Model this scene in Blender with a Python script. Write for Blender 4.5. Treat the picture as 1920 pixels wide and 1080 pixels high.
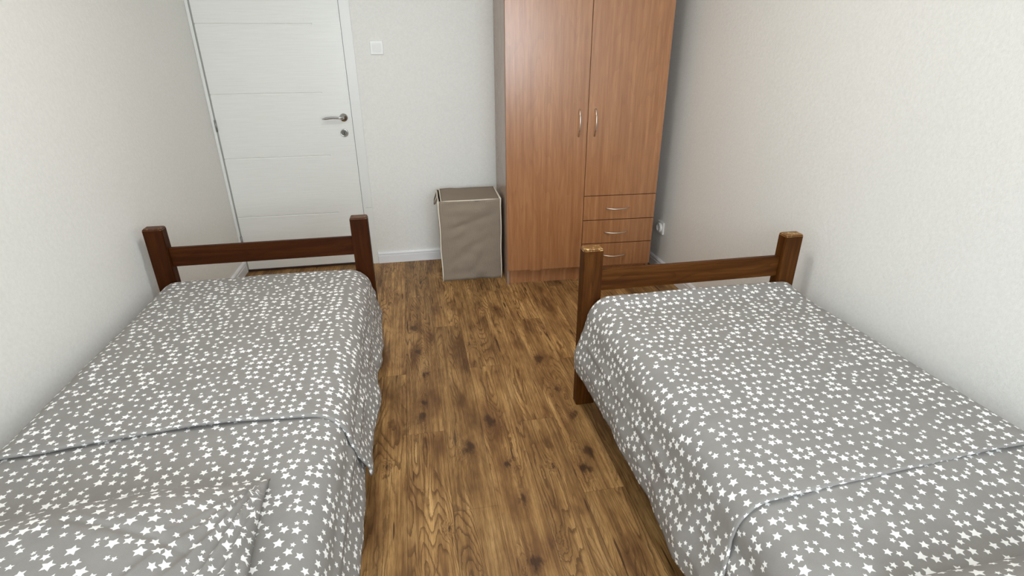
import bpy, bmesh, math, random
from mathutils import Vector, Matrix, noise

# ------------------------------------------------------------------ scene, camera, light
scene = bpy.context.scene
for o in list(bpy.data.objects):
    bpy.data.objects.remove(o)
C = scene.collection
scene.view_settings.view_transform = 'Standard'
scene.view_settings.look = 'None'
scene.view_settings.gamma = 1.0
scene.view_settings.use_curve_mapping = False
scene.view_settings.exposure = -0.40
scene.cycles.max_bounces = 12
scene.cycles.diffuse_bounces = 8

CAM_H = 1.45
cam_data = bpy.data.cameras.new('camera')
cam = bpy.data.objects.new('camera', cam_data)
C.objects.link(cam)
scene.camera = cam
cam_data.sensor_width = 36.0
cam_data.lens = 998.6 / 1920 * 36.0
cam_data.clip_start = 0.02
def camera_rotation(a, b, c):
    Rx = Matrix(((1, 0, 0), (0, math.cos(a), -math.sin(a)), (0, math.sin(a), math.cos(a))))
    Ry = Matrix(((math.cos(b), 0, math.sin(b)), (0, 1, 0), (-math.sin(b), 0, math.cos(b))))
    Rz = Matrix(((math.cos(c), -math.sin(c), 0), (math.sin(c), math.cos(c), 0), (0, 0, 1)))
    R = Rz @ Rx @ Ry
    w = [Vector((r[0], r[2], -r[1])) for r in R]       # image right, image down, view direction in the room
    return Matrix((w[0], -w[1], -w[2])).transposed()
M = camera_rotation(.42, -.18088, -.00709).to_4x4()
M.translation = Vector((0, 0, CAM_H))
cam.matrix_world = M

world = bpy.data.worlds.new('sky')
scene.world = world
world.use_nodes = True
wn = world.node_tree.nodes
wn['Background'].inputs['Color'].default_value = (0.80, 0.90, 1.0, 1)
wn['Background'].inputs['Strength'].default_value = 1.0

# daylight through the window behind the camera
def area(name, loc, rot, sx, sy, power, col):
    d = bpy.data.lights.new(name, 'AREA')
    d.shape = 'RECTANGLE'; d.size = sx; d.size_y = sy; d.energy = power; d.color = col
    o = bpy.data.objects.new(name, d); C.objects.link(o)
    o.location = loc; o.rotation_euler = rot
    return o
WIN = (-0.85, 1.45, 0.90, 2.32)          # x0, x1, z0, z1 of the window opening
area('window_daylight', (0.3, -1.78, 1.61), (math.radians(90), 0, 0), 2.28, 1.40, 158, (0.83, 0.93, 1.0))
area('ceiling_lamp_light', (0.15, 1.75, 2.46), (0, 0, 0), 0.45, 0.45, 24, (1.0, 0.965, 0.91))

# ------------------------------------------------------------------ helpers
def link(name, me, mat, parent=None):
    o = bpy.data.objects.new(name, me)
    C.objects.link(o)
    if mat is not None:
        for m in (mat if isinstance(mat, (list, tuple)) else [mat]):
            me.materials.append(m)
    if parent is not None:
        o.parent = parent
    return o
def empty(name, loc=(0, 0, 0), rz=0.0):
    o = bpy.data.objects.new(name, None); C.objects.link(o)
    o.location = loc; o.rotation_euler = (0, 0, rz); o.empty_display_size = 0.1
    return o
def tag(o, label=None, cat=None, group=None, kind=None):
    if label: o['label'] = label
    if cat: o['category'] = cat
    if group: o['group'] = group
    if kind: o['kind'] = kind
    return o
def box_bm(bm, x0, x1, y0, y1, z0, z1):
    r = bmesh.ops.create_cube(bm, size=1.0)
    for v in r['verts']:
        v.co = Vector(((x0 + x1) / 2 + v.co.x * (x1 - x0), (y0 + y1) / 2 + v.co.y * (y1 - y0), (z0 + z1) / 2 + v.co.z * (z1 - z0)))
    return r['verts']
def finish(bm, name, smooth=False):
    bmesh.ops.recalc_face_normals(bm, faces=bm.faces)
    me = bpy.data.meshes.new(name)
    bm.to_mesh(me); bm.free()
    if smooth:
        for p in me.polygons: p.use_smooth = True
    return me
def box(name, x0, x1, y0, y1, z0, z1, mat, parent=None, bevel=0.0, seg=2):
    bm = bmesh.new()
    box_bm(bm, x0, x1, y0, y1, z0, z1)
    if bevel:
        bmesh.ops.bevel(bm, geom=list(bm.edges), offset=bevel, segments=seg, profile=0.6, affect='EDGES')
    return link(name, finish(bm, name), mat, parent)
def tube(pts, radii, n=12, flat=1.0):
    """a closed tube through pts; radii per point; flat squeezes it along its second axis"""
    bm = bmesh.new(); rings = []
    up = Vector((0, 0, 1))
    for i, p in enumerate(pts):
        p = Vector(p)
        t = (Vector(pts[min(i + 1, len(pts) - 1)]) - Vector(pts[max(i - 1, 0)])).normalized()
        ref = up if abs(t.dot(up)) < 0.95 else Vector((1, 0, 0))
        a = t.cross(ref).normalized(); b = t.cross(a).normalized()
        r = radii[i] if hasattr(radii, '__len__') else radii
        rings.append([bm.verts.new(p + a * r * math.cos(2 * math.pi * k / n) + b * r * flat * math.sin(2 * math.pi * k / n)) for k in range(n)])
    for i in range(len(rings) - 1):
        for k in range(n):
            bm.faces.new((rings[i][k], rings[i][(k + 1) % n], rings[i + 1][(k + 1) % n], rings[i + 1][k]))
    bm.faces.new(rings[0]); bm.faces.new(rings[-1])
    return bm
def lathe_y(profile, cx, cz, n=32):
    """profile of (radius, y) turned about an axis along y"""
    bm = bmesh.new(); rings = []
    for r, y in profile:
        rings.append([bm.verts.new((cx + r * math.cos(2 * math.pi * k / n), y, cz + r * math.sin(2 * math.pi * k / n))) for k in range(n)])
    for i in range(len(rings) - 1):
        for k in range(n):
            bm.faces.new((rings[i][k], rings[i][(k + 1) % n], rings[i + 1][(k + 1) % n], rings[i + 1][k]))
    bm.faces.new(rings[0]); bm.faces.new(rings[-1])
    return bm
def nz(x, y, z=0.0):
    return noise.noise(Vector((x, y, z)))

# ------------------------------------------------------------------ node helpers
class NT:
    def __init__(self, name):
        self.mat = bpy.data.materials.new(name); self.mat.use_nodes = True
        self.t = self.mat.node_tree; self.n = self.t.nodes; self.l = self.t.links
        self.bsdf = self.n['Principled BSDF']
    def node(self, typ, **kw):
        nd = self.n.new(typ)
        for k, v in kw.items(): setattr(nd, k, v)
        return nd
    def put(self, sock, v):
        if isinstance(v, bpy.types.NodeSocket): self.l.new(v, sock)
        elif v is not None: sock.default_value = v
    def math(self, op, a, b=None, c=None, clamp=False):
        nd = self.node('ShaderNodeMath', operation=op); nd.use_clamp = clamp
        self.put(nd.inputs[0], a)
        if b is not None: self.put(nd.inputs[1], b)
        if c is not None: self.put(nd.inputs[2], c)
        return nd.outputs[0]
    def vmath(self, op, a, b=None):
        nd = self.node('ShaderNodeVectorMath', operation=op)
        self.put(nd.inputs[0], a)
        if b is not None: self.put(nd.inputs[1], b)
        return nd.outputs['Value'] if op in ('LENGTH', 'DISTANCE', 'DOT_PRODUCT') else nd.outputs[0]
    def comb(self, x, y, z=0.0):
        nd = self.node('ShaderNodeCombineXYZ')
        for i, v in enumerate((x, y, z)): self.put(nd.inputs[i], v)
        return nd.outputs[0]
    def sep(self, v):
        nd = self.node('ShaderNodeSeparateXYZ'); self.l.new(v, nd.inputs[0]); return nd.outputs
    def noise(self, vec, scale=1.0, detail=2.0, rough=0.5, dist=0.0):
        nd = self.node('ShaderNodeTexNoise')
        self.put(nd.inputs['Vector'], vec); nd.inputs['Scale'].default_value = scale
        nd.inputs['Detail'].default_value = detail; nd.inputs['Roughness'].default_value = rough
        nd.inputs['Distortion'].default_value = dist
        return nd.outputs['Fac']
    def ramp(self, fac, stops):
        nd = self.node('ShaderNodeValToRGB'); e = nd.color_ramp.elements
        while len(e) < len(stops): e.new(0.5)
        for el, (p, c) in zip(e, stops):
            el.position = p; el.color = (*c, 1) if len(c) == 3 else c
        self.put(nd.inputs[0], fac)
        return nd.outputs['Color']
    def mix(self, fac, a, b, mode='MIX'):
        nd = self.node('ShaderNodeMix', data_type='RGBA', blend_type=mode)
        self.put(nd.inputs[0], fac)
        self.put(nd.inputs[6], a if isinstance(a, bpy.types.NodeSocket) else (*a, 1))
        self.put(nd.inputs[7], b if isinstance(b, bpy.types.NodeSocket) else (*b, 1))
        return nd.outputs[2]
    def maprange(self, v, a, b, c, d, smooth=False):
        nd = self.node('ShaderNodeMapRange'); nd.interpolation_type = 'SMOOTHSTEP' if smooth else 'LINEAR'
        self.put(nd.inputs[0], v)
        for i, x in enumerate((a, b, c, d)): nd.inputs[i + 1].default_value = x
        return nd.outputs[0]
    def bump(self, h, strength=0.3, dist=0.002):
        nd = self.node('ShaderNodeBump'); nd.inputs['Strength'].default_value = strength
        nd.inputs['Distance'].default_value = dist
        self.l.new(h, nd.inputs['Height']); self.l.new(nd.outputs[0], self.bsdf.inputs['Normal'])
    def out(self, color=None, rough=0.5, metal=0.0, spec=None):
        if color is not None:
            self.put(self.bsdf.inputs['Base Color'], color if isinstance(color, bpy.types.NodeSocket) else (*color, 1))
        self.put(self.bsdf.inputs['Roughness'], rough)
        self.bsdf.inputs['Metallic'].default_value = metal
        if spec is not None: self.bsdf.inputs['Specular IOR Level'].default_value = spec
        return self.mat
    def objco(self): return self.node('ShaderNodeTexCoord').outputs['Object']
    def uv(self): return self.node('ShaderNodeUVMap').outputs['UV']

def srgb(r, g, b):
    return tuple((c / 255 / 12.92) if c / 255 <= 0.04045 else ((c / 255 + 0.055) / 1.055) ** 2.4 for c in (r, g, b))

# ------------------------------------------------------------------ materials
def mat_wall(name, col):
    m = NT(name); co = m.objco()
    a = m.noise(co, 240, 3, 0.6); b = m.noise(co, 55, 2, 0.5)
    h = m.math('ADD', m.math('MULTIPLY', a, 0.5), b)
    m.bump(h, 0.28, 0.004)
    f = m.noise(co, 90, 2, 0.6)
    c = m.mix(m.maprange(f, 0.35, 0.65, 0, 1), tuple(x * 0.955 for x in col), col)
    return m.out(c, 0.72, spec=0.3)
WALL = mat_wall('white_roller_plaster', srgb(233, 232, 228))
CEIL = mat_wall('ceiling_paint', srgb(240, 239, 236))

def mat_floor():
    m = NT('oak_laminate_planks')
    co = m.objco(); s = m.sep(co); x, y = s[0], s[1]
    at = m.node('ShaderNodeAttribute', attribute_name='plank'); pid = at.outputs['Fac']
    uv = m.sep(m.uv())
    # knots: (x, y, size, darkness)
    knots = [(-.068, 2.749, .016, .8), (-.051, 2.471, .014, .9), (-.024, 2.259, .015, 1), (-.036, 2.013, .016, 1), (-.052, 1.915, .022, .9), (.237, 1.836, .024, 1),
             (.128, 1.692, .022, .9), (.268, 1.559, .013, 1), (.55, 2.295, .024, .9), (.575, 2.018, .014, .9), (.599, 1.816, .016, .9),
             (.59, 1.569, .022, .9), (.55, 1.490, .020, 1), (.286, 1.385, .017, 1), (.274, 1.122, .020, 1), (.339, 1.178, .016, .6),
             (-.17, 3.249, .014, .7), (.226, 2.508, .011, 1), (-.195, 1.64, .009, 1), (.422, 2.9, .012, .8), (.10, 3.0, .010, .9), (.12, 1.10, .007, 1), (-.06, 1.01, .022, .7), (.43, 1.52, .006, 1), (.02, 1.30, .006, 1)]
    warp = m.noise(m.comb(m.math('MULTIPLY', x, 14), m.math('MULTIPLY', y, 6), pid), 3.0, 3, 0.6)
    wv = m.math('MULTIPLY', m.math('SUBTRACT', warp, 0.5), 0.075)
    warp2 = m.noise(m.comb(m.math('MULTIPLY', x, 11), m.math('MULTIPLY', y, 5), m.math('ADD', pid, 7.0)), 3.0, 3, 0.6)
    wv2 = m.math('MULTIPLY', m.math('SUBTRACT', warp2, 0.5), 0.11)
    kx = m.math('ADD', x, wv); ky = m.math('ADD', y, wv2)
    ksum = None; hsum = None
    for (a, b, r, w) in knots:
        dx = m.math('MULTIPLY', m.math('SUBTRACT', kx, a), 1.0 / r)
        dy = m.math('MULTIPLY', m.math('SUBTRACT', ky, b), 0.60 / r)
        d2 = m.math('MULTIPLY_ADD', dx, dx, m.math('MULTIPLY', dy, dy))
        g = m.math('DIVIDE', w, m.math('MULTIPLY_ADD', d2, d2, 1.0))
        h = m.math('DIVIDE', 1.0, m.math('ADD', m.math('MULTIPLY', d2, 0.35), 1.0))
        ksum = g if ksum is None else m.math('ADD', ksum, g)
        hsum = h if hsum is None else m.math('ADD', hsum, h)
    # cathedral grain: contour lines of a noise field stretched along the board
    fld = m.noise(m.comb(m.math('MULTIPLY', x, 10.0), m.math('MULTIPLY', y, 1.15), m.math('MULTIPLY', pid, 37.0)), 1.0, 1.5, 0.45)
    fine = m.noise(m.comb(m.math('MULTIPLY', x, 55.0), m.math('MULTIPLY', y, 22.0), pid), 1.0, 3, 0.6)
    fld = m.math('ADD', fld, m.math('MULTIPLY', hsum, 0.16))
    fld = m.math('ADD', fld, m.math('MULTIPLY', fine, 0.030))
    ring = m.math('FRACT', m.math('MULTIPLY', fld, 26.0))
    line = m.maprange(ring, 0.50, 0.93, 0.0, 1.0, True)
    line = m.math('MULTIPLY', line, m.maprange(ring, 0.95, 1.0, 1.0, 0.0))
    zone = m.maprange(m.noise(m.comb(m.math('MULTIPLY', x, 9), m.math('MULTIPLY', y, 1.3), m.math('MULTIPLY', pid, 19)), 1.0, 2), 0.42, 0.60, 0.15, 1.0, True)
    line = m.math('MULTIPLY', line, zone)
    fib = m.noise(m.comb(m.math('MULTIPLY', x, 420.0), m.math('MULTIPLY', y, 22.0), pid), 1.0, 3, 0.7)
    fib2 = m.noise(m.comb(m.math('MULTIPLY', x, 110.0), m.math('MULTIPLY', y, 3.0), m.math('MULTIPLY', pid, 11)), 1.0, 4, 0.65)
    fib3 = m.noise(m.comb(m.math('MULTIPLY', x, 45.0), m.math('MULTIPLY', y, 1.2), m.math('MULTIPLY', pid, 31)), 1.0, 2, 0.6)
    streak = m.noise(m.comb(m.math('MULTIPLY', x, 70.0), m.math('MULTIPLY', y, 4.2), m.math('MULTIPLY', pid, 23)), 1.0, 1, 0.5)
    cloud = m.noise(m.comb(m.math('MULTIPLY', x, 10.0), m.math('MULTIPLY', y, 3.2), m.math('MULTIPLY', pid, 5)), 1.0, 3, 0.6)
    c = m.ramp(cloud, [(0.32, srgb(112, 79, 47)), (0.45, srgb(163, 125, 79)), (0.58, srgb(192, 152, 100)), (0.72, srgb(214, 175, 121))])
    c = m.mix(m.maprange(fib3, 0.42, 0.66, 0.0, 0.45), c, srgb(104, 74, 44))
    c = m.mix(m.maprange(fib2, 0.44, 0.66, 0.0, 0.62), c, srgb(92, 63, 36))
    c = m.mix(m.maprange(fib2, 0.44, 0.30, 0.0, 0.35), c, srgb(205, 170, 122))
    c = m.mix(m.maprange(fib, 0.46, 0.64, 0.0, 0.40), c, srgb(88, 60, 34))
    c = m.mix(m.math('MULTIPLY', line, 0.72), c, srgb(80, 52, 26))
    c = m.mix(m.maprange(streak, 0.69, 0.74, 0.0, 0.85, True), c, srgb(58, 34, 20))
    c = m.mix(m.maprange(hsum, 0.15, 0.9, 0.0, 0.40), c, srgb(98, 66, 40))
    c = m.mix(m.maprange(ksum, 0.30, 0.95, 0.0, 0.86), c, srgb(56, 35, 22))
    tint = m.maprange(pid, 0.0, 1.0, 0.82, 1.12)
    c = m.mix(1.0, c, m.comb(tint, m.math('MULTIPLY', tint, 0.955), m.math('MULTIPLY', tint, 0.86)), 'MULTIPLY')
    # joints between boards
    eu = m.math('MINIMUM', uv[0], m.math('SUBTRACT', 0.1555, uv[0]))
    ev = uv[1]
    e = m.math('MINIMUM', eu, ev)
    gap = m.maprange(e, 0.0003, 0.0013, 1.0, 0.0)
    c = m.mix(m.math('MULTIPLY', gap, 0.75), c, srgb(45, 28, 16))
    h = m.math('SUBTRACT', m.math('MULTIPLY', fib, 0.3), m.math('ADD', m.math('MULTIPLY', line, 0.3), gap))
    m.bump(h, 0.35, 0.0006)
    return m.out(c, m.maprange(fib, 0.3, 0.7, 0.44, 0.54), spec=0.30)
FLOOR = mat_floor()

def mat_stars():
    m = NT('grey_star_print_cotton')
    uv = m.uv()
    S = 34.5
    co = m.vmath('MULTIPLY', uv, (S, S, 0.0))
    def vor(feat):
        nd = m.node('ShaderNodeTexVoronoi', voronoi_dimensions='2D', feature=feat)
        nd.inputs['Scale'].default_value = 1.0; nd.inputs['Randomness'].default_value = 0.66
        m.l.new(co, nd.inputs['Vector']); return nd
    v1 = vor('F1'); v2 = vor('N_SPHERE_RADIUS')
    d = m.sep(m.vmath('SUBTRACT', co, v1.outputs['Position']))
    rnd = m.node('ShaderNodeSeparateColor'); m.l.new(v1.outputs['Color'], rnd.inputs[0])
    ang = m.math('ADD', m.math('ARCTAN2', d[1], d[0]), m.math('MULTIPLY', rnd.outputs[0], 1.6))
    a = m.math('PINGPONG', ang, math.pi / 5)
    r = m.math('SQRT', m.math('MULTIPLY_ADD', d[0], d[0], m.math('MULTIPLY', d[1], d[1])))
    px = m.math('MULTIPLY', r, m.math('COSINE', a)); py = m.math('MULTIPLY', r, m.math('SINE', a))
    k = 0.50; kc = k * math.cos(math.pi / 5); ks = k * math.sin(math.pi / 5)
    size = m.math('ADD', 0.60, m.math('MULTIPLY', m.math('SNAP', m.math('MULTIPLY', rnd.outputs[1], 0.999), 0.3333), 0.60))
    R = m.math('MULTIPLY', m.math('MINIMUM', m.math('MULTIPLY', v2.outputs['Radius'], 1.18), 0.455), size)
    R = m.math('MAXIMUM', R, 0.19)
    f = m.math('SUBTRACT', m.math('MULTIPLY', ks, m.math('SUBTRACT', R, px)), m.math('MULTIPLY', 1 - kc, py))
    star = m.maprange(f, -0.004, 0.010, 0.0, 1.0)
    suv = m.sep(uv)
    w1 = m.noise(m.vmath('MULTIPLY', uv, (900, 500, 1)), 1.0, 1)
    g = m.mix(m.maprange(m.noise(uv, 12, 3, 0.6), 0.3, 0.7, 0, 1), srgb(140, 137, 134), srgb(149, 146, 143))
    g = m.mix(m.maprange(w1, 0.35, 0.65, 0.0, 0.35), g, srgb(128, 125, 121))
    c = m.mix(star, g, srgb(244, 243, 242))
    crease = m.noise(m.vmath('MULTIPLY', uv, (9, 9, 1)), 1.0, 4, 0.55, 0.6)
    h = m.math('ADD', m.math('MULTIPLY', w1, 0.04), m.math('MULTIPLY', crease, 1.0))
    m.bump(h, 0.22, 0.012)
    return m.out(c, 0.9, spec=0.15)
STARS = mat_stars()

def mat_solid_wood(name, dark, mid, light, rough, along):
    """along: axis index of the grain"""
    m = NT(name); s = m.sep(m.objco())
    k = [40.0, 40.0, 40.0]; k[along] = 2.0
    v = m.comb(m.math('MULTIPLY', s[0], k[0]), m.math('MULTIPLY', s[1], k[1]), m.math('MULTIPLY', s[2], k[2]))
    a = m.noise(v, 1.0, 4, 0.6, 0.4)
    k2 = [9.0, 9.0, 9.0]; k2[along] = 1.6
    v2 = m.comb(m.math('MULTIPLY', s[0], k2[0]), m.math('MULTIPLY', s[1], k2[1]), m.math('MULTIPLY', s[2], k2[2]))
    f = m.noise(v2, 1.0, 2, 0.5, 0.3)
    ring = m.math('FRACT', m.math('MULTIPLY', f, 13.0))
    c = m.ramp(a, [(0.3, dark), (0.5, mid), (0.72, light)])
    c = m.mix(m.maprange(ring, 0.6, 0.98, 0, 0.38, True), c, dark)
    m.bump(a, 0.08, 0.001)
    return m.out(c, rough, spec=0.10)
wood_shaded = (srgb(44, 18, 2), srgb(58, 26, 4), srgb(74, 37, 9))  # one wood for both beds; the left bed's dimmer light is in these tones
wood_lit = (srgb(56, 28, 7), srgb(78, 44, 14), srgb(100, 62, 25))  # same wood again, lighter: the right bed's stronger light put into the colour
WOOD_L = {ax: mat_solid_wood('brown_stained_wood_shaded_' + n, *wood_shaded, 0.46, ax) for ax, n in ((0, 'across'), (1, 'lengthwise'), (2, 'upright'))}
WOOD_R = {ax: mat_solid_wood('brown_stained_wood_lit_' + n, *wood_lit, 0.42, ax) for ax, n in ((0, 'across'), (1, 'lengthwise'), (2, 'upright'))}
def mat_worn(name, base, worn, amount):
    m = NT(name); co = m.objco()
    a = m.noise(co, 55, 4, 0.65, 0.5)
    c = m.mix(m.maprange(a, 0.62 - amount, 0.70 - amount, 0, 1), base, worn)
    return m.out(c, 0.5, spec=0.4)
TOP_L = mat_worn('post_top_dark_varnish', srgb(80, 50, 30), srgb(120, 88, 60), 0.08)
TOP_R = mat_worn('post_top_worn_varnish', srgb(120, 82, 42), srgb(200, 168, 112), 0.10)

def mat_beech(name, dark, light, horizontal=False):
    m = NT(name); s = m.sep(m.objco())
    if horizontal: u, v = s[2], s[0]
    else: u, v = s[0], s[2]
    v3 = m.comb(m.math('MULTIPLY', u, 1.0), m.math('MULTIPLY', v, 1.0), s[1])
    a = m.noise(m.vmath('MULTIPLY', v3, (46, 1.3, 6)), 1.0, 4, 0.6, 0.25)
    b = m.noise(m.vmath('MULTIPLY', v3, (240, 9, 20)), 1.0, 3, 0.6)
    cath = m.noise(m.vmath('MULTIPLY', v3, (6.0, 0.75, 3)), 1.0, 2, 0.45, 0.2)
    ring = m.math('FRACT', m.math('MULTIPLY', cath, 15.0))
    c = m.ramp(a, [(0.30, dark), (0.70, light)])
    c = m.mix(m.maprange(b, 0.45, 0.72, 0.0, 0.40), c, tuple(x * 0.72 for x in dark))
    c = m.mix(m.maprange(ring, 0.55, 0.98, 0.0, 0.22, True), c, tuple(x * 0.75 for x in dark))
    m.bump(b, 0.05, 0.0005)
    return m.out(c, 0.27, spec=0.80)
BEECH = mat_beech('beech_laminate', srgb(148, 98, 61), srgb(178, 125, 84))
BEECH_SIDE = mat_beech('beech_laminate_side', srgb(146, 122, 106), srgb(160, 134, 116))
EDGE = NT('beech_edge_band').out(srgb(120, 62, 34), 0.5)

def mat_white_ash():
    m = NT('white_painted_door'); s = m.sep(m.objco())
    u = m.noise(m.comb(m.math('MULTIPLY', s[0], 5.0), 0.0, m.math('MULTIPLY', s[2], 170.0)), 1.0, 3, 0.6, 0.3)
    inside = m.math('MULTIPLY', m.math('LESS_THAN', s[0], -0.545), 1.0)
    c = m.mix(m.maprange(u, 0.3, 0.7, 0, 1), srgb(226, 226, 222), srgb(233, 233, 229))
    m.bump(m.math('MULTIPLY', u, inside), 0.35, 0.0016)
    return m.out(c, 0.30, spec=0.5)
DOOR = mat_white_ash()
def mat_white_frame():
    m = NT('white_painted_casing'); s = m.sep(m.objco())
    u = m.noise(m.comb(m.math('MULTIPLY', s[0], 200.0), m.math('MULTIPLY', s[1], 200.0), m.math('MULTIPLY', s[2], 4.0)), 1.0, 3, 0.6)
    m.bump(u, 0.22, 0.001)
    return m.out(srgb(228, 228, 225), 0.32, spec=0.5)
CASING = mat_white_frame()
WHITE = NT('white_plastic').out(srgb(232, 232, 229), 0.32, spec=0.5)
BASEW = NT('white_skirting').out(srgb(232, 233, 236), 0.35)
STEEL = NT('brushed_nickel').out(srgb(222, 214, 204), 0.32, 1.0)
CHROME = NT('chrome').out(srgb(200, 200, 200), 0.14, 1.0)
HINGE = NT('grey_hinge_steel').out(srgb(150, 150, 150), 0.4, 0.8)
GREYSEAL = NT('grey_door_seal').out(srgb(160, 160, 157), 0.7)
DARK = NT('dark_slot').out(srgb(22, 20, 18), 0.7)
LOCKM = NT('lock_cylinder_metal').out(srgb(110, 108, 100), 0.35, 1.0)
THRESH = NT('dark_threshold').out(srgb(58, 34, 22), 0.5)
FOAM = NT('mattress_ticking').out(srgb(225, 222, 214), 0.9)
PIPING = NT('cream_piping').out(srgb(232, 222, 206), 0.85)
def mat_corduroy():
    m = NT('taupe_corduroy'); s = m.sep(m.objco())
    rib = m.math('SINE', m.math('MULTIPLY', m.math('ADD', s[0], s[1]), 900.0))
    a = m.noise(m.objco(), 260, 3, 0.65); b = m.noise(m.objco(), 9, 2, 0.5)
    c = m.mix(m.maprange(rib, -1, 1, 0, 1), srgb(126, 114, 102), srgb(160, 147, 131))
    c = m.mix(m.maprange(a, 0.35, 0.65, 0, 0.5), c, srgb(140, 128, 114))
    m.bump(m.math('ADD', m.math('MULTIPLY', rib, 0.4), a), 0.35, 0.0015)
    return m.out(c, 0.95, spec=0.1)
CORD = mat_corduroy()
INNER = NT('basket_lining').out(srgb(70, 60, 50), 0.95)
def mat_glass():
    m = NT('window_glass')
    # thin clear pane: straight-through light with a faint surface reflection
    tr = m.node('ShaderNodeBsdfTransparent'); gl = m.node('ShaderNodeBsdfGlossy'); gl.inputs['Roughness'].default_value = 0.0
    mx = m.node('ShaderNodeMixShader'); mx.inputs[0].default_value = 0.05
    m.l.new(tr.outputs[0], mx.inputs[1]); m.l.new(gl.outputs[0], mx.inputs[2])
    m.l.new(mx.outputs[0], m.n['Material Output'].inputs['Surface'])
    return m.mat
GLASS = mat_glass()

# ------------------------------------------------------------------ the room
XL, XR, YB, YF, ZC = -1.248, 1.68, 3.85, -1.60, 2.55
def struct(o): return tag(o, kind='structure')
# floor: individual boards in one sheet, staggered in thirds
def floor_mesh():
    bm = bmesh.new(); uvl = bm.loops.layers.uv.new('UVMap'); pl = bm.faces.layers.float.new('plank_face')
    W = 0.1555; L = 1.36; rng = random.Random(4); vals = []
    c0 = -9
    for c in range(c0, 12):
        xa = -0.115 + W * c; xb = xa + W
        start = {0: 1.812, 1: 1.375, 2: 2.272}[c % 3]
        k = -3
        while start + L * k < YB + 0.15:
            ya = start + L * k; yb = ya + L; k += 1
            if yb < YF - 0.1: continue
            x0, x1 = max(xa, XL - 0.02), min(xb, XR + 0.02); y0, y1 = max(ya, YF - 0.02), min(yb, YB + 0.12)
            if x1 <= x0 or y1 <= y0: continue
            f = bm.faces.new([bm.verts.new(p) for p in ((x0, y0, 0), (x1, y0, 0), (x1, y1, 0), (x0, y1, 0))])
            for lp in f.loops:
                lp[uvl].uv = (lp.vert.co.x - xa, lp.vert.co.y - ya)
            vals.append(rng.random())
    me = bpy.data.meshes.new('floor')
    bm.to_mesh(me); bm.free()
    at = me.attributes.new('plank', 'FLOAT', 'FACE')
    for i, v in enumerate(vals): at.data[i].value = v
    old = me.attributes.get('plank_face')
    if old: me.attributes.remove(old)
    return me
floor_o = struct(link('floor', floor_mesh(), FLOOR))
sub = struct(box('floor_slab', XL - .1, XR + .1, YF - .15, YB + .15, -.12, -.002, THRESH))
struct(box('ceiling', XL - .1, XR + .1, YF - .15, YB + .15, ZC, ZC + .1, CEIL))
struct(box('wall_left', XL - .1, XL, YF - .15, YB + .15, 0, ZC, WALL))
struct(box('wall_right', XR, XR + .1, YF - .15, YB + .15, 0, ZC, WALL))
def wall_with_hole(name, x0, x1, y0, y1, hx0, hx1, hz0, hz1):
    bm = bmesh.new()
    box_bm(bm, x0, hx0, y0, y1, 0, ZC); box_bm(bm, hx1, x1, y0, y1, 0, ZC)
    box_bm(bm, hx0, hx1, y0, y1, hz1, ZC)
    if hz0 > 0: box_bm(bm, hx0, hx1, y0, y1, 0, hz0)
    return struct(link(name, finish(bm, name), WALL))
DX0, DX1, DZ = -1.226, -0.376, 2.04
wall_with_hole('wall_back', XL, XR, YB, YB + .15, DX0 - .02, DX1 + .02, 0, DZ + .02)
wall_with_hole('wall_front', XL, XR, YF - .15, YF, WIN[0], WIN[1], WIN[2], WIN[3])

# window behind the camera
win = struct(empty('window_1', (0, 0, 0)))
def frame_rect(bm, x0, x1, z0, z1, y0, y1, w):
    box_bm(bm, x0, x0 + w, y0, y1, z0, z1); box_bm(bm, x1 - w, x1, y0, y1, z0, z1)
    box_bm(bm, x0 + w, x1 - w, y0, y1, z0, z0 + w); box_bm(bm, x0 + w, x1 - w, y0, y1, z1 - w, z1)
bm = bmesh.new(); frame_rect(bm, WIN[0], WIN[1], WIN[2], WIN[3], YF - .09, YF - .03, .045)
link('window_frame', finish(bm, 'window_frame'), WHITE, win)
for a, b in ((WIN[0] + .045, .3), (.3, WIN[1] - .045)):
    bm = bmesh.new(); frame_rect(bm, a, b, WIN[2] + .045, WIN[3] - .045, YF - .08, YF - .02, .05)
    sash = link('window_sash', finish(bm, 'window_sash'), WHITE, win)
    box('pane', a + .045, b - .045, YF - .052, YF - .048, WIN[2] + .09, WIN[3] - .09, GLASS, sash)
box('window_sill', WIN[0] - .03, WIN[1] + .03, YF - .01, YF + .12, WIN[2] - .03, WIN[2], WHITE, win, bevel=.004)

# skirting boards with a grooved top
def skirting(name, p0, p1, inward):
    p0, p1, n = Vector((*p0, 0)), Vector((*p1, 0)), Vector((*inward, 0))
    prof = [(0, 0), (.016, 0), (.016, .056), (.0125, .058), (.0125, .062), (.015, .064), (.015, .074), (.010, .082), (0, .083)]
    bm = bmesh.new()
    a = [bm.verts.new(p0 + n * d + Vector((0, 0, z))) for d, z in prof]
    b = [bm.verts.new(p1 + n * d + Vector((0, 0, z))) for d, z in prof]
    for i in range(len(prof)):
        j = (i + 1) % len(prof); bm.faces.new((a[i], a[j], b[j], b[i]))
    bm.faces.new(a); bm.faces.new(b)
    return struct(link(name, finish(bm, name), BASEW))
skirting('baseboard_back', (-.308, YB), (XR - .016, YB), (0, -1))
skirting('baseboard_right', (XR, YF), (XR, YB), (-1, 0))
skirting('baseboard_left', (XL, YF), (XL, YB - .0145), (1, 0))
skirting('baseboard_front', (XL + .016, YF), (XR - .016, YF), (0, 1))

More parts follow.
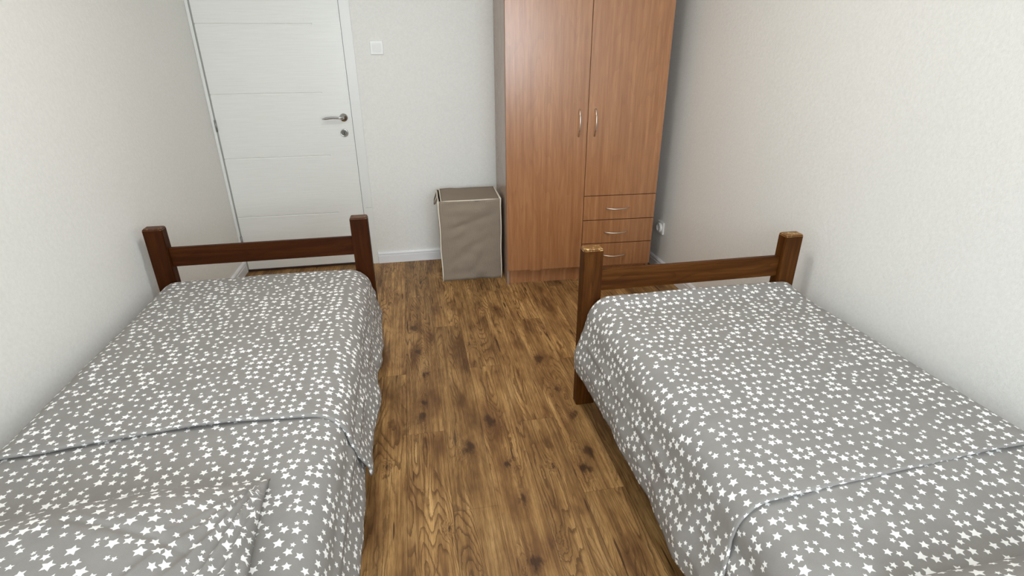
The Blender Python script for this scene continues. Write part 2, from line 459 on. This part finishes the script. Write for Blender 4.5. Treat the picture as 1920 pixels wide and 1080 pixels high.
# door and its casing
def casing():
    bm = bmesh.new()
    y0 = YB - .014
    box_bm(bm, XL + .001, DX0 - .003, y0, YB + .12, 0, DZ + .07)
    box_bm(bm, DX1 + .003, -.310, y0, YB + .02, .43, DZ + .07)
    box_bm(bm, DX1 + .003, -.310, y0, YB + .02, 0, .4285)
    box_bm(bm, DX1 + .003, DX1 + .018, y0 + .001, YB + .12, 0, DZ + .01)
    box_bm(bm, DX0 - .003, DX1 + .003, y0, YB + .12, DZ + .004, DZ + .07)
    bmesh.ops.bevel(bm, geom=list(bm.edges), offset=.002, segments=2, affect='EDGES')
    return link('trim_1', finish(bm, 'trim_1'), CASING)
struct(casing())
struct(box('trim_2', DX0 - .003, DX1 + .003, YB + .0, YB + .14, 0.0, .012, THRESH, bevel=.002))
def door_leaf():
    bm = bmesh.new()
    yf = YB - .006; grooves = [.403, .803, 1.205, 1.606]; gx1 = -.545; x0, x1 = DX0 + .006, DX1
    z0, z1 = .020, DZ
    # front skin with shallow V grooves, as stacked strips in the panel area
    prof = [(z0, yf)]
    for g in grooves: prof += [(g - .005, yf), (g - .0015, yf + .0045), (g + .0015, yf + .0045), (g + .005, yf)]
    prof.append((z1, yf))
    A = [bm.verts.new((x0, y, z)) for z, y in prof]; B = [bm.verts.new((gx1 - .004, y, z)) for z, y in prof]
    Cc = [bm.verts.new((gx1, yf, z)) for z, y in prof]; D = [bm.verts.new((x1, yf, z)) for z, y in prof]
    for P, Q in ((A, B), (B, Cc), (Cc, D)):
        for i in range(len(prof) - 1): bm.faces.new((P[i], Q[i], Q[i + 1], P[i + 1]))
    back = [bm.verts.new(p) for p in ((x0, yf + .042, z0), (x1, yf + .042, z0), (x1, yf + .042, z1), (x0, yf + .042, z1))]
    bm.faces.new(back)
    bm.faces.new(A + [back[3], back[0]]); bm.faces.new(D + [back[2], back[1]])
    bm.faces.new((A[0], B[0], Cc[0], D[0], back[1], back[0])); bm.faces.new((A[-1], B[-1], Cc[-1], D[-1], back[2], back[3]))
    return link('door_1', finish(bm, 'door_1'), DOOR)
door = tag(door_leaf(), 'white painted interior door with horizontal grooves and chrome lever', None, None, 'structure')
yd = YB - .006
ros = link('rosette', finish(lathe_y([(.0265, yd), (.0265, yd - .006), (.024, yd - .010), (.0145, yd - .0105), (.0125, yd - .030)], -.428, 1.048), 'rosette', True), CHROME, door)
pts, rad = [], []
for i in range(15):
    t = i / 14
    if t < .25:
        u = t / .25; pts.append((-.428 - .020 * u * u, yd - .028 - .026 * math.sin(u * math.pi / 2), 1.048 + .002 * u)); rad.append(.0115 - .002 * u)
    else:
        u = (t - .25) / .75; pts.append((-.448 - .112 * u, yd - .054 + .004 * math.sin(u * math.pi), 1.050 + .004 * math.sin(u * math.pi) - .004 * u)); rad.append(.0095 + .0022 * math.sin(u * math.pi * .9) - .007 * max(0, u - .85) / .15)
tag(link('door_handle', finish(tube(pts, rad, 14, .75), 'door_handle', True), CHROME, door))
esc = link('escutcheon', finish(lathe_y([(.026, yd), (.026, yd - .006), (.023, yd - .009), (.019, yd - .009), (.018, yd - .006)], -.436, .949), 'escutcheon', True), CHROME, door)
link('lock_cylinder', finish(lathe_y([(.0178, yd - .003), (.0178, yd - .0075)], -.436, .949), 'lock_cylinder'), LOCKM, esc)
box('keyhole', -.438, -.434, yd - .0085, yd - .0076, .938, .960, DARK, esc)
box('door_seal', DX0 - .002, DX0 + .005, YB - .004, YB + .03, .02, DZ, GREYSEAL, door)
for z in (.235, 1.017, 1.80):
    link('hinge', finish(tube([(DX0 + .001, YB - .012, z - .035), (DX0 + .001, YB - .012, z + .035)], .0065, 12), 'hinge', True), HINGE, door)

# light switch and wall socket
sw = empty('light_switch', (-.169, YB, 1.470)); tag(sw, 'white square light switch on the wall between door and wardrobe', 'light switch')
box('switch_plate', -.041, .041, -.010, 0, -.041, .041, WHITE, sw, bevel=.004, seg=3)
bm = bmesh.new(); vs = box_bm(bm, -.027, .027, -.017, -.009, -.029, .029)
for v in vs:
    if v.co.y < -.012 and v.co.z < 0: v.co.y += .005
bmesh.ops.bevel(bm, geom=list(bm.edges), offset=.002, segments=2, affect='EDGES')
link('rocker', finish(bm, 'rocker'), WHITE, sw)
so = empty('wall_socket', (XR, 3.335, .308)); tag(so, 'white round-faced power socket low on the wall beside the wardrobe', 'power socket')
box('socket_plate', -.012, 0, -.043, .043, -.043, .043, WHITE, so, bevel=.004, seg=3)
bm = lathe_y([(.034, .012), (.034, .026), (.030, .028), (.0215, .028), (.0205, .014), (.0001, .014)], 0, 0)
for v in bm.verts: v.co = Vector((-v.co.y, v.co.x, v.co.z))
link('socket_face', finish(bm, 'socket_face', False), WHITE, so)
for s in (-1, 1):
    bm = lathe_y([(.0028, .0135), (.0028, .0150)], 0, 0, 12)
    for v in bm.verts: v.co = Vector((-v.co.y, v.co.x + s * .0095, v.co.z))
    link('pin_hole', finish(bm, 'pin_hole'), DARK, so)

# ------------------------------------------------------------------ wardrobe
wd = empty('wardrobe', (.561, 3.238, 0), -.0445); tag(wd, 'tall beech laminate wardrobe with two doors and three drawers against the back wall', 'wardrobe')
WW, WDp, WH = .984, .575, 1.98
box('side_panel', 0, .016, .018, WDp, 0, WH, BEECH_SIDE, wd, bevel=.0008, seg=1)
box('side_panel', WW - .016, WW, .018, WDp, 0, WH, BEECH_SIDE, wd, bevel=.0008, seg=1)
box('back_panel', .016, WW - .016, WDp - .004, WDp, .02, WH - .02, BEECH_SIDE, wd)
box('top_panel', -.004, WW + .004, .004, WDp, WH, WH + .018, BEECH, wd, bevel=.0008, seg=1)
box('plinth', .016, WW - .016, .040, .056, 0, .088, BEECH, wd)
box('bottom_shelf', .016, WW - .016, .020, WDp - .004, .088, .104, BEECH, wd)
box('divider', .494, .510, .020, WDp - .004, .104, WH, BEECH, wd)
box('fixed_shelf', .510, WW - .016, .022, WDp - .004, .578, .594, BEECH, wd)
def arc_handle(name, cx, cz, length, vertical, parent):
    p, r = [], []
    for i in range(17):
        t = i / 16; s = (t - .5) * length; bow = .031 * (1 - (2 * t - 1) ** 2) ** .75
        p.append((cx, -.0005 - bow, cz + s) if vertical else (cx + s, -.0005 - bow, cz))
        r.append(.0048 - .0008 * math.sin(t * math.pi))
    return link(name, finish(tube(p, r, 10, 1.0), name, True), STEEL, parent)
def front(name, x0, x1, z0, z1):
    bm = bmesh.new(); box_bm(bm, x0, x1, 0, .017, z0, z1)
    bmesh.ops.bevel(bm, geom=list(bm.edges), offset=.0007, segments=1, affect='EDGES')
    me = finish(bm, name)
    o = link(name, me, [BEECH, EDGE], wd)
    for p in me.polygons:
        if abs(p.normal.y) < .6: p.material_index = 1
    return o
SP = .501
dl = front('door', .001, SP - .0015, .106, WH - .002)
arc_handle('handle', SP - .054, 1.045, .158, True, dl)
box('door_clip', .155, .225, -.0008, .010, .098, .110, BEECH, dl)
dr = front('door', SP + .0015, WW - .001, .593, WH - .002)
arc_handle('handle', SP + .046, 1.045, .158, True, dr)
zs = [(.106, .2645), (.2690, .4265), (.4310, .589)]
for i, (a, b) in enumerate(zs):
    d_ = front('drawer', SP + .0015, WW - .001, a, b)
    arc_handle('handle', .728, (a + b) / 2 - .004, .152, False, d_)

# ------------------------------------------------------------------ laundry basket
def basket():
    root = empty('laundry_basket', (.347, 3.55, 0), -.02)
    tag(root, 'taupe corduroy fabric laundry basket with cream piping, left of the wardrobe', 'laundry basket')
    hx, hy, H = .204, .160, .562
    def outer(u, w, side):
        pass
    # fabric walls with soft creases (front, left, right, back joined)
    bm = bmesh.new(); N, K = 26, 30
    loops = []
    for k in range(K + 1):
        z = H * k / K; row = []
        for (ax, ay, bx, by) in ((-hx, -hy, hx, -hy), (hx, -hy, hx, hy), (hx, hy, -hx, hy), (-hx, hy, -hx, -hy)):
            for i in range(N):
                t = i / N; x = ax + (bx - ax) * t; y = ay + (by - ay) * t
                edge = math.sin(math.pi * t) ** .6
                nx, ny = (by - ay), -(bx - ax); l = math.hypot(nx, ny); nx /= l; ny /= l
                dgl = .013 * nz(x * 9 + z * 9 + y * 5, (z - x * .6) * 16, 3) + .008 * nz(x * 4 + y * 7, z * 5, 7)
                if ay == by == -hy:
                    c = z - (.40 + .30 * (x + .02)); dgl += -.014 * math.exp(-(c / .018) ** 2) * (1 if x > -.12 else .3) + .006 * math.exp(-((c - .05) / .03) ** 2)
                off = (dgl - .005) * edge
                sag = -.006 * edge * (k == K)
                taper = 1 - .012 * (1 - z / H)
                row.append(bm.verts.new((x * taper + nx * off, y * taper + ny * off, z + sag)))
        loops.append(row)
    n = len(loops[0])
    for k in range(K):
        for i in range(n):
            bm.faces.new((loops[k][i], loops[k][(i + 1) % n], loops[k + 1][(i + 1) % n], loops[k + 1][i]))
    bm.faces.new(loops[0])
    me = finish(bm, 'body', True)
    b = link('body', me, [CORD, INNER], root)
    md = b.modifiers.new('thick', 'SOLIDIFY'); md.thickness = .004; md.offset = -1; md.material_offset = 1
    # lid flap: rests inside the rim, rising a little at the back
    bm = bmesh.new(); g = []
    for j in range(13):
        row = []
        for i in range(25):
            x = -hx + .020 + (2 * hx - .026) * i / 24; y = -hy + .006 + (2 * hy - .002) * j / 12
            z = H - .006 + .012 * (j / 12) + .004 * nz(x * 12, y * 12, 1) - .012 * (i / 24 > .93) * (1 - j / 12) * 0
            row.append(bm.verts.new((x, y, z)))
        g.append(row)
    for j in range(12):
        for i in range(24): bm.faces.new((g[j][i], g[j][i + 1], g[j + 1][i + 1], g[j + 1][i]))
    edge_pts = [g[0][i].co.copy() for i in range(25)]
    side_l = [g[j][0].co.copy() for j in range(13)]; side_r = [g[j][24].co.copy() for j in range(13)]
    lid = link('lid', finish(bm, 'lid', True), CORD, root)
    md = lid.modifiers.new('thick', 'SOLIDIFY'); md.thickness = .006
    def pipe(name, pts, r, par): return link(name, finish(tube([tuple(p) for p in pts], r, 8), name, True), PIPING, par)
    pipe('piping', [p + Vector((0, -.001, .002)) for p in edge_pts], .0032, lid)
    pipe('piping', [p + Vector((-.001, 0, .002)) for p in side_l], .0032, lid)
    pipe('piping', [p + Vector((.001, 0, .002)) for p in side_r], .0032, lid)
    # body piping: the two front uprights and rim
    for s in (-1, 1):
        pipe('piping', [Vector((s * hx * (1 - .012 * (1 - t / 12)) + .0015 * math.sin(t), -hy * (1 - .012 * (1 - t / 12)), H * t / 12)) for t in range(13)], .0040, b)
        pipe('piping', [Vector((s * hx, -hy + 2 * hy * t / 8, H + .001)) for t in range(9)], .0028, b)
    # fabric loop handles at both sides
    for s in (-1, 1):
        bm = bmesh.new(); rows = []
        for i in range(15):
            a = math.pi * i / 14
            x = s * (hx + .004 + (.020 if s < 0 else .008) * math.sin(a)); y = .02 - .075 * math.cos(a); z = H - .012 - .038 * math.sin(a)
            rows.append([bm.verts.new((x, y, z + .012)), bm.verts.new((x + s * .002, y, z - .012))])
        for i in range(14): bm.faces.new((rows[i][0], rows[i + 1][0], rows[i + 1][1], rows[i][1]))
        h = link('handle', finish(bm, 'handle', True), CORD, root)
        md = h.modifiers.new('thick', 'SOLIDIFY'); md.thickness = .003
basket()

# ------------------------------------------------------------------ beds
def wood_block(name, x0, x1, y0, y1, z0, z1, mats, top, parent, cham=.007, small=.003):
    bm = bmesh.new(); vs = box_bm(bm, x0, x1, y0, y1, z0, z1)
    te = [e for e in bm.edges if all(abs(v.co.z - z1) < 1e-6 for v in e.verts)]
    oe = [e for e in bm.edges if e not in te]
    if cham: bmesh.ops.bevel(bm, geom=te, offset=cham, segments=1, affect='EDGES')
    se = [e for e in bm.edges if all(v.co.z < z1 - cham * .5 for v in e.verts) or abs(e.verts[0].co.z - e.verts[1].co.z) > .1]
    bmesh.ops.bevel(bm, geom=se, offset=small, segments=2, affect='EDGES')
    me = finish(bm, name)
    o = link(name, me, [mats, top] if top else mats, parent)
    if top:
        for p in me.polygons:
            if p.normal.z > .5: p.material_index = 1
    return o
def make_bed(x0, x1, yfoot, length, W, TOP, label, wear):
    """frame standing with its footboard at yfoot and its head towards the window"""
    cx = (x0 + x1) / 2
    root = empty('bed', (cx, yfoot - length / 2, 0)); tag(root, label, 'bed', 'single beds along the walls')
    a, b = x0 - cx, x1 - cx; fy = length / 2; pd, pw = .050, .082; ph = .737
    for (px, py, nm) in ((a, fy - pd, 'f'), (b - pw, fy - pd, 'f'), (a, -fy, 'h'), (b - pw, -fy, 'h')):
        wood_block('post', px, px + pw, py, py + pd, 0, ph if nm == 'f' else .70, W[2], TOP, root)
    for py, nm in ((fy - pd, 'footboard_rail'), (-fy, 'headboard_rail')):
        wood_block(nm, a + pw - .002, b - pw + .002, py + .014, py + pd - .012, .548, .638, W[0], None, root, cham=.004)
        wood_block('end_rail', a + pw - .002, b - pw + .002, py + .014, py + pd - .012, .20, .33, W[0], None, root, cham=.004)
    for s in (-1, 1):
        xi = (a + .012) if s < 0 else (b - .012 - .026)
        wood_block('side_rail', xi, xi + .026, -fy + pd - .002, fy - pd + .002, .20, .34, W[1], None, root, cham=.003)
    bm = bmesh.new(); n = 13
    for i in range(n):
        y = -fy + .12 + (2 * fy - .24) * i / (n - 1)
        box_bm(bm, a + .036, b - .036, y - .035, y + .035, .262, .280)
    box_bm(bm, a + .036, a + .060, -fy + pd, fy - pd, .235, .262); box_bm(bm, b - .060, b - .036, -fy + pd, fy - pd, .235, .262)
    link('slat_base', finish(bm, 'slat_base'), W[0], root)
    return root
LY, RY = 2.566, 1.925         # far faces of the two footboards
LEN = 2.13
make_bed(-1.205, -.233, LY, LEN, WOOD_L, TOP_L, 'brown wooden single bed frame in shaded tones along the left wall, footboard before the door', 0)
make_bed(.630, 1.592, RY, LEN, WOOD_R, TOP_R, 'brown wooden single bed frame in lit tones along the right wall with worn post tops', 1)

def mattress(x0, x1, y0, y1, z0, z1, label):
    bm = bmesh.new(); box_bm(bm, x0, x1, y0, y1, z0, z1)
    bmesh.ops.bevel(bm, geom=list(bm.edges), offset=.045, segments=5, profile=.5, affect='EDGES')
    return tag(link('mattress', finish(bm, 'mattress', True), FOAM), label, 'mattress', 'mattresses of the two beds')
mattress(-1.150, -.288, LY - LEN + .075, LY - .095, .2805, .472, 'mattress under the star-print bedding on the left bed')
mattress(.708, 1.535, RY - LEN + .075, RY - .095, .2805, .494, 'mattress under the star-print bedding on the right bed')

def drape(name, side, xs, ztop, rad, hem_in, hem_out, yfar, ynear, off, seed, round_far, fold, hemx, mat, puff=0.0, wr=1.0, lip=0.0, rf=.060, clear=.022):
    """Cloth laid over a mattress. side=+1: the aisle is at larger x, -1: at smaller x.
    xs=(wall edge, aisle edge) of the box; hem_in/out: heights of the wall and aisle hems;
    fold(s): y of the near edge at across-coordinate; off: lift above the sheet below"""
    xw, xa = xs; width = abs(xa - xw)
    r = rad; arc = r * math.pi / 2
    segs_in = ztop - r - hem_in; segs_out = ztop - r - hem_out
    flat = width - 2 * r
    total = segs_in + arc + flat + arc + segs_out
    NS, NT_ = 150, 190
    S = [total * i / NS for i in range(NS + 1)]
    bm = bmesh.new(); uvl = bm.loops.layers.uv.new('UVMap')
    def section(s, o):
        """returns across distance from the wall edge, height, outward normal(a,z), topness, drop below edge on aisle side"""
        if s < segs_in: return 0 - o, hem_in + s, 0.0, 0.0
        s -= segs_in
        if s < arc:
            t = s / r; return r - (r + o) * math.cos(t), ztop - r + (r + o) * math.sin(t), math.sin(t), 0.0
        s -= arc
        if s < flat: return r + s, ztop + o, 1.0, 0.0
        s -= flat
        if s < arc:
            t = s / r; return width - r + (r + o) * math.sin(t), ztop - r + (r + o) * math.cos(t), math.cos(t), 0.0
        s -= arc
        return width + o, ztop - r - s, 0.0, s
    rows = []
    ts = []
    if fold is not None:
        ts = [(.014, .0005), (.006, .001), (.001, .005), (.000, .012), (.003, .019)]   # rolled edge: (advance, lift fraction)
    yy = []
    L = yfar - ynear
    for j in range(NT_ + 1):
        t = j / NT_
        yy.append(t)
    grid = []
    def point(s, y, o, tfar):
        a, z, top, drop = section(s, o)
        # slow puffiness of the padding and small creases
        wy = y; 
        n1 = nz(a * 3.1, wy * 2.6, seed); n2 = nz(a * 8 + wy * 2, wy * 7, seed + 5); n3 = nz(a * 22, wy * 16 + a * 8, seed + 9)
        z += top * wr * (.005 * n1 + .0028 * n2 + .0012 * n3) + top * puff * math.sin(math.pi * min(1, max(0, a / width))) 
        if drop > 0 or (s > total * .5 and top < .9):
            hang = min(1.0, (drop + (1 - top) * .05) / .20)
            a += hang * (.016 * nz(wy * 4.3, drop * 2, seed + 20) + .010 * nz(wy * 10.5, drop * 1.5, seed + 30)) * wr + hemx * hang ** 1.5
            if drop > 0:
                z += .018 * nz(wy * 2.2, 0, seed + 40) * (drop / max(segs_out, .01))
            # the cloth stays outside the side rail it hangs over
            q = min(1.0, max(0.0, (.43 - z) / .07))
            if drop > 0: a = max(a, width - .012 * (1 - q) + (clear + o) * q * q * (3 - 2 * q))
        # far end rounds down between mattress and footboard
        d = yfar - y
        if round_far: z += lip * top * math.exp(-(max(d, 0) / .09) ** 2)
        if round_far and d < rf:
            q = 1 - max(0.0, d) / rf
            fall = rf * (1 - math.sqrt(max(0.0, 1 - q * q)))
            z -= fall * top ** .7
            a -= (1 - top) * fall * .20 * (1 if s > total * .5 else -1)
        return a, y, z
    y0f = fold if fold is not None else (lambda s_: ynear)
    allrows = []
    for (adv, lift) in ts:
        row = []
        for s in S:
            a, y, z = point(s, y0f(s) + adv, off * (lift / .021) + .002, 0); row.append((a, y, z, s, y0f(s) + adv * 1.0 - .03 + lift))
        allrows.append(row)
    for j in range(NT_ + 1):
        t = j / NT_
        row = []
        for s in S:
            ys = y0f(s) + (.010 if fold is not None else 0)
            y = ys + (yfar - ys) * t
            rise = 1 + .20 * math.exp(-((y - ys) / .05) ** 2) if fold is not None else 1
            a, y2, z = point(s, y, off * rise, 0)
            row.append((a, y2, z, s, y))
        allrows.append(row)
    # tuck down behind the mattress end
    if round_far:
        for dz in (.03, .07, .12):
            row = []
            for s in S:
                a, z0_, top, drop = section(s, off)
                p = allrows[NT_ + len(ts)][S.index(s)]
                row.append((p[0], yfar + .001, p[2] - dz * (top if top > 0 else 0), s, yfar + dz))
            allrows.append(row)
    if fold is None:                       # tucked down over the head end of the mattress
        first = allrows[0]
        for dz in (.025, .06, .11, .17):
            row = []
            for p, s in zip(first, S):
                top = section(s, off)[2]
                row.append((p[0], ynear - .001, p[2] - dz * top, s, ynear - dz))
            allrows.insert(0, row)
    V = []
    for row in allrows:
        V.append([bm.verts.new(((xw + side * p[0]), p[1], p[2])) for p in row])
    for j in range(len(V) - 1):
        for i in range(NS):
            f = bm.faces.new((V[j][i], V[j][i + 1], V[j + 1][i + 1], V[j + 1][i]))
            for lp, (jj, ii) in zip(f.loops, ((j, i), (j, i + 1), (j + 1, i + 1), (j + 1, i))):
                p = allrows[jj][ii]
                lp[uvl].uv = (p[3] + seed * 3.1, p[4] + seed * 1.7)
    me = finish(bm, name, True)
    o = link(name, me, mat)
    md = o.modifiers.new('cloth', 'SOLIDIFY'); md.thickness = .0025; md.offset = 0
    return o

# left bed: wall at smaller x, aisle at larger x
HEADL = LY - LEN + .06; HEADR = RY - LEN + .06
def fold_left(s):
    u = s - .25                       # across distance from the wall edge, roughly
    base = 1.300 + .040 * math.sin(math.pi * min(1, max(0, u / .9)))
    q = min(1.0, max(0.0, (s - 1.05) / .18)); q = q * q * (3 - 2 * q)
    return base + .050 * q
def fold_right(s):
    # s grows from the wall hem; aisle hem at the end
    u = min(1.0, max(0.0, (s - .30) / .85))
    y = .825 - .055 * u
    return y - .055 * min(1, max(0, (s - 1.10) / .18))
tag(drape('bed_sheet', 1, (-1.165, -.262), .487, .075, .36, .235, 1.9, HEADL, 0.0, 3.3, False, None, .040, STARS, .004),
    'grey star-print sheet over the pillow half of the left bed', 'bed sheet', 'star-print sheets on the beds')
tag(drape('duvet', 1, (-1.170, -.262), .489, .080, .36, .225, LY - .064, HEADL, .010, 7.7, True, fold_left, .046, STARS, .004),
    'grey star-print cover over the foot half of the left bed, folded edge across it', 'bed cover', 'star-print covers on the beds')
tag(drape('bed_sheet', -1, (1.580, .665), .510, .073, .36, .24, 1.3, HEADR, 0.0, 11.1, False, None, .030, STARS, .004, 1.4, clear=.030),
    'rumpled grey star-print sheet over the near part of the right bed', 'bed sheet', 'star-print sheets on the beds')
tag(drape('duvet', -1, (1.585, .665), .512, .075, .36, .220, RY - .052, HEADR, .006, 17.2, True, fold_right, .052, STARS, .004, 1.0, .022, .035, .030),
    'grey star-print cover over the foot end of the right bed, nearly to the pillow', 'bed cover', 'star-print covers on the beds')

def pillow(name, cx, cy, zb, hx, hy, H, rz, seed, flat_side, label):
    bm = bmesh.new(); uvl = bm.loops.layers.uv.new('UVMap'); NX, NY = 110, 80
    def P(i, j, up):
        u = -1 + 2 * i / NX; v = -1 + 2 * j / NY
        # edges bow inward slightly, corners stay pointed
        x = u * hx * (1 - .035 * (1 - v * v) * abs(u) ** 3); y = v * hy * (1 - .045 * (1 - u * u) * abs(v) ** 3)
        e = max(0.0, 1 - abs(u) ** 2.6) ** .45 * max(0.0, 1 - abs(v) ** 2.4) ** .42
        h = H * e
        # loose end of the case: flatter, with long folds
        if flat_side:
            w = min(1.0, max(0.0, (u * flat_side - .50) / .34)); w = w * w * (3 - 2 * w)
            h = h * (1 - .50 * w) + w * .006 * (1 - abs(v) ** 6)
            cxn, cyn = hx * 1.02 - x * flat_side, hy * 1.12 - y
            th = math.atan2(cxn, cyn); dist = math.hypot(cxn, cyn)
            ph = th * 9.0 + .35 * nz(x * 7, y * 3, seed)
            f = 1 - abs(2 * (ph % 1) - 1)
            reach = min(1.0, dist / .10) * max(0.0, 1 - th / .60) ** .5
            fold = (f ** 1.6) * .024 * reach * (1 - abs(v) ** 8) * (1 - .7 * max(0, abs(u) - .94) / .06)
        else: fold = 0
        if up:
            z = zb + h + fold + .006 * e * nz(x * 6, y * 6, seed) + .003 * e * nz(x * 15, y * 15 + x * 6, seed + 2)
            z -= .006 * math.exp(-((y - .10 + .55 * (x - .12)) / .008) ** 2) * (1 if abs(x - .14) < .12 else 0) * e * (flat_side != 0)
        else: z = zb - .002 * e
        return Vector((x, y, z))
    T = [[bm.verts.new(P(i, j, True)) for i in range(NX + 1)] for j in range(NY + 1)]
    Bv = [[T[j][i] if (i in (0, NX) or j in (0, NY)) else bm.verts.new(P(i, j, False)) for i in range(NX + 1)] for j in range(NY + 1)]
    for G, o in ((T, 0), (Bv, 5)):
        # cloth coordinates by arc length from the middle, so the print does not stretch over the sides
        UX = [[0.0] * (NX + 1) for _ in range(NY + 1)]; UY = [[0.0] * (NX + 1) for _ in range(NY + 1)]
        mi, mj = NX // 2, NY // 2
        for j in range(NY + 1):
            for i in range(mi + 1, NX + 1): UX[j][i] = UX[j][i - 1] + (G[j][i].co - G[j][i - 1].co).length
            for i in range(mi - 1, -1, -1): UX[j][i] = UX[j][i + 1] - (G[j][i].co - G[j][i + 1].co).length
        for i in range(NX + 1):
            for j in range(mj + 1, NY + 1): UY[j][i] = UY[j - 1][i] + (G[j][i].co - G[j - 1][i].co).length
            for j in range(mj - 1, -1, -1): UY[j][i] = UY[j + 1][i] - (G[j][i].co - G[j + 1][i].co).length
        for j in range(NY):
            for i in range(NX):
                ids = ((j, i), (j, i + 1), (j + 1, i + 1), (j + 1, i))
                q = tuple(G[jj][ii] for jj, ii in ids)
                try: f = bm.faces.new(q)
                except ValueError: continue
                for lp, (jj, ii) in zip(f.loops, ids): lp[uvl].uv = (UX[jj][ii] + seed + o, UY[jj][ii] + seed)
    o = link(name, finish(bm, name, True), STARS)
    o.location = (cx, cy, 0); o.rotation_euler = (0, 0, rz)
    return tag(o, label, 'pillow', 'star-print pillows on the beds')
pillow('pillow', -.737, .768, .504, .370, .275, .120, .115, 2.4, 1, 'grey star-print pillow with creased loose case end, on the left bed')
pillow('pillow', 1.17, .275, .524, .365, .275, .115, 0.0, 6.1, 0, 'grey star-print pillow at the head of the right bed')
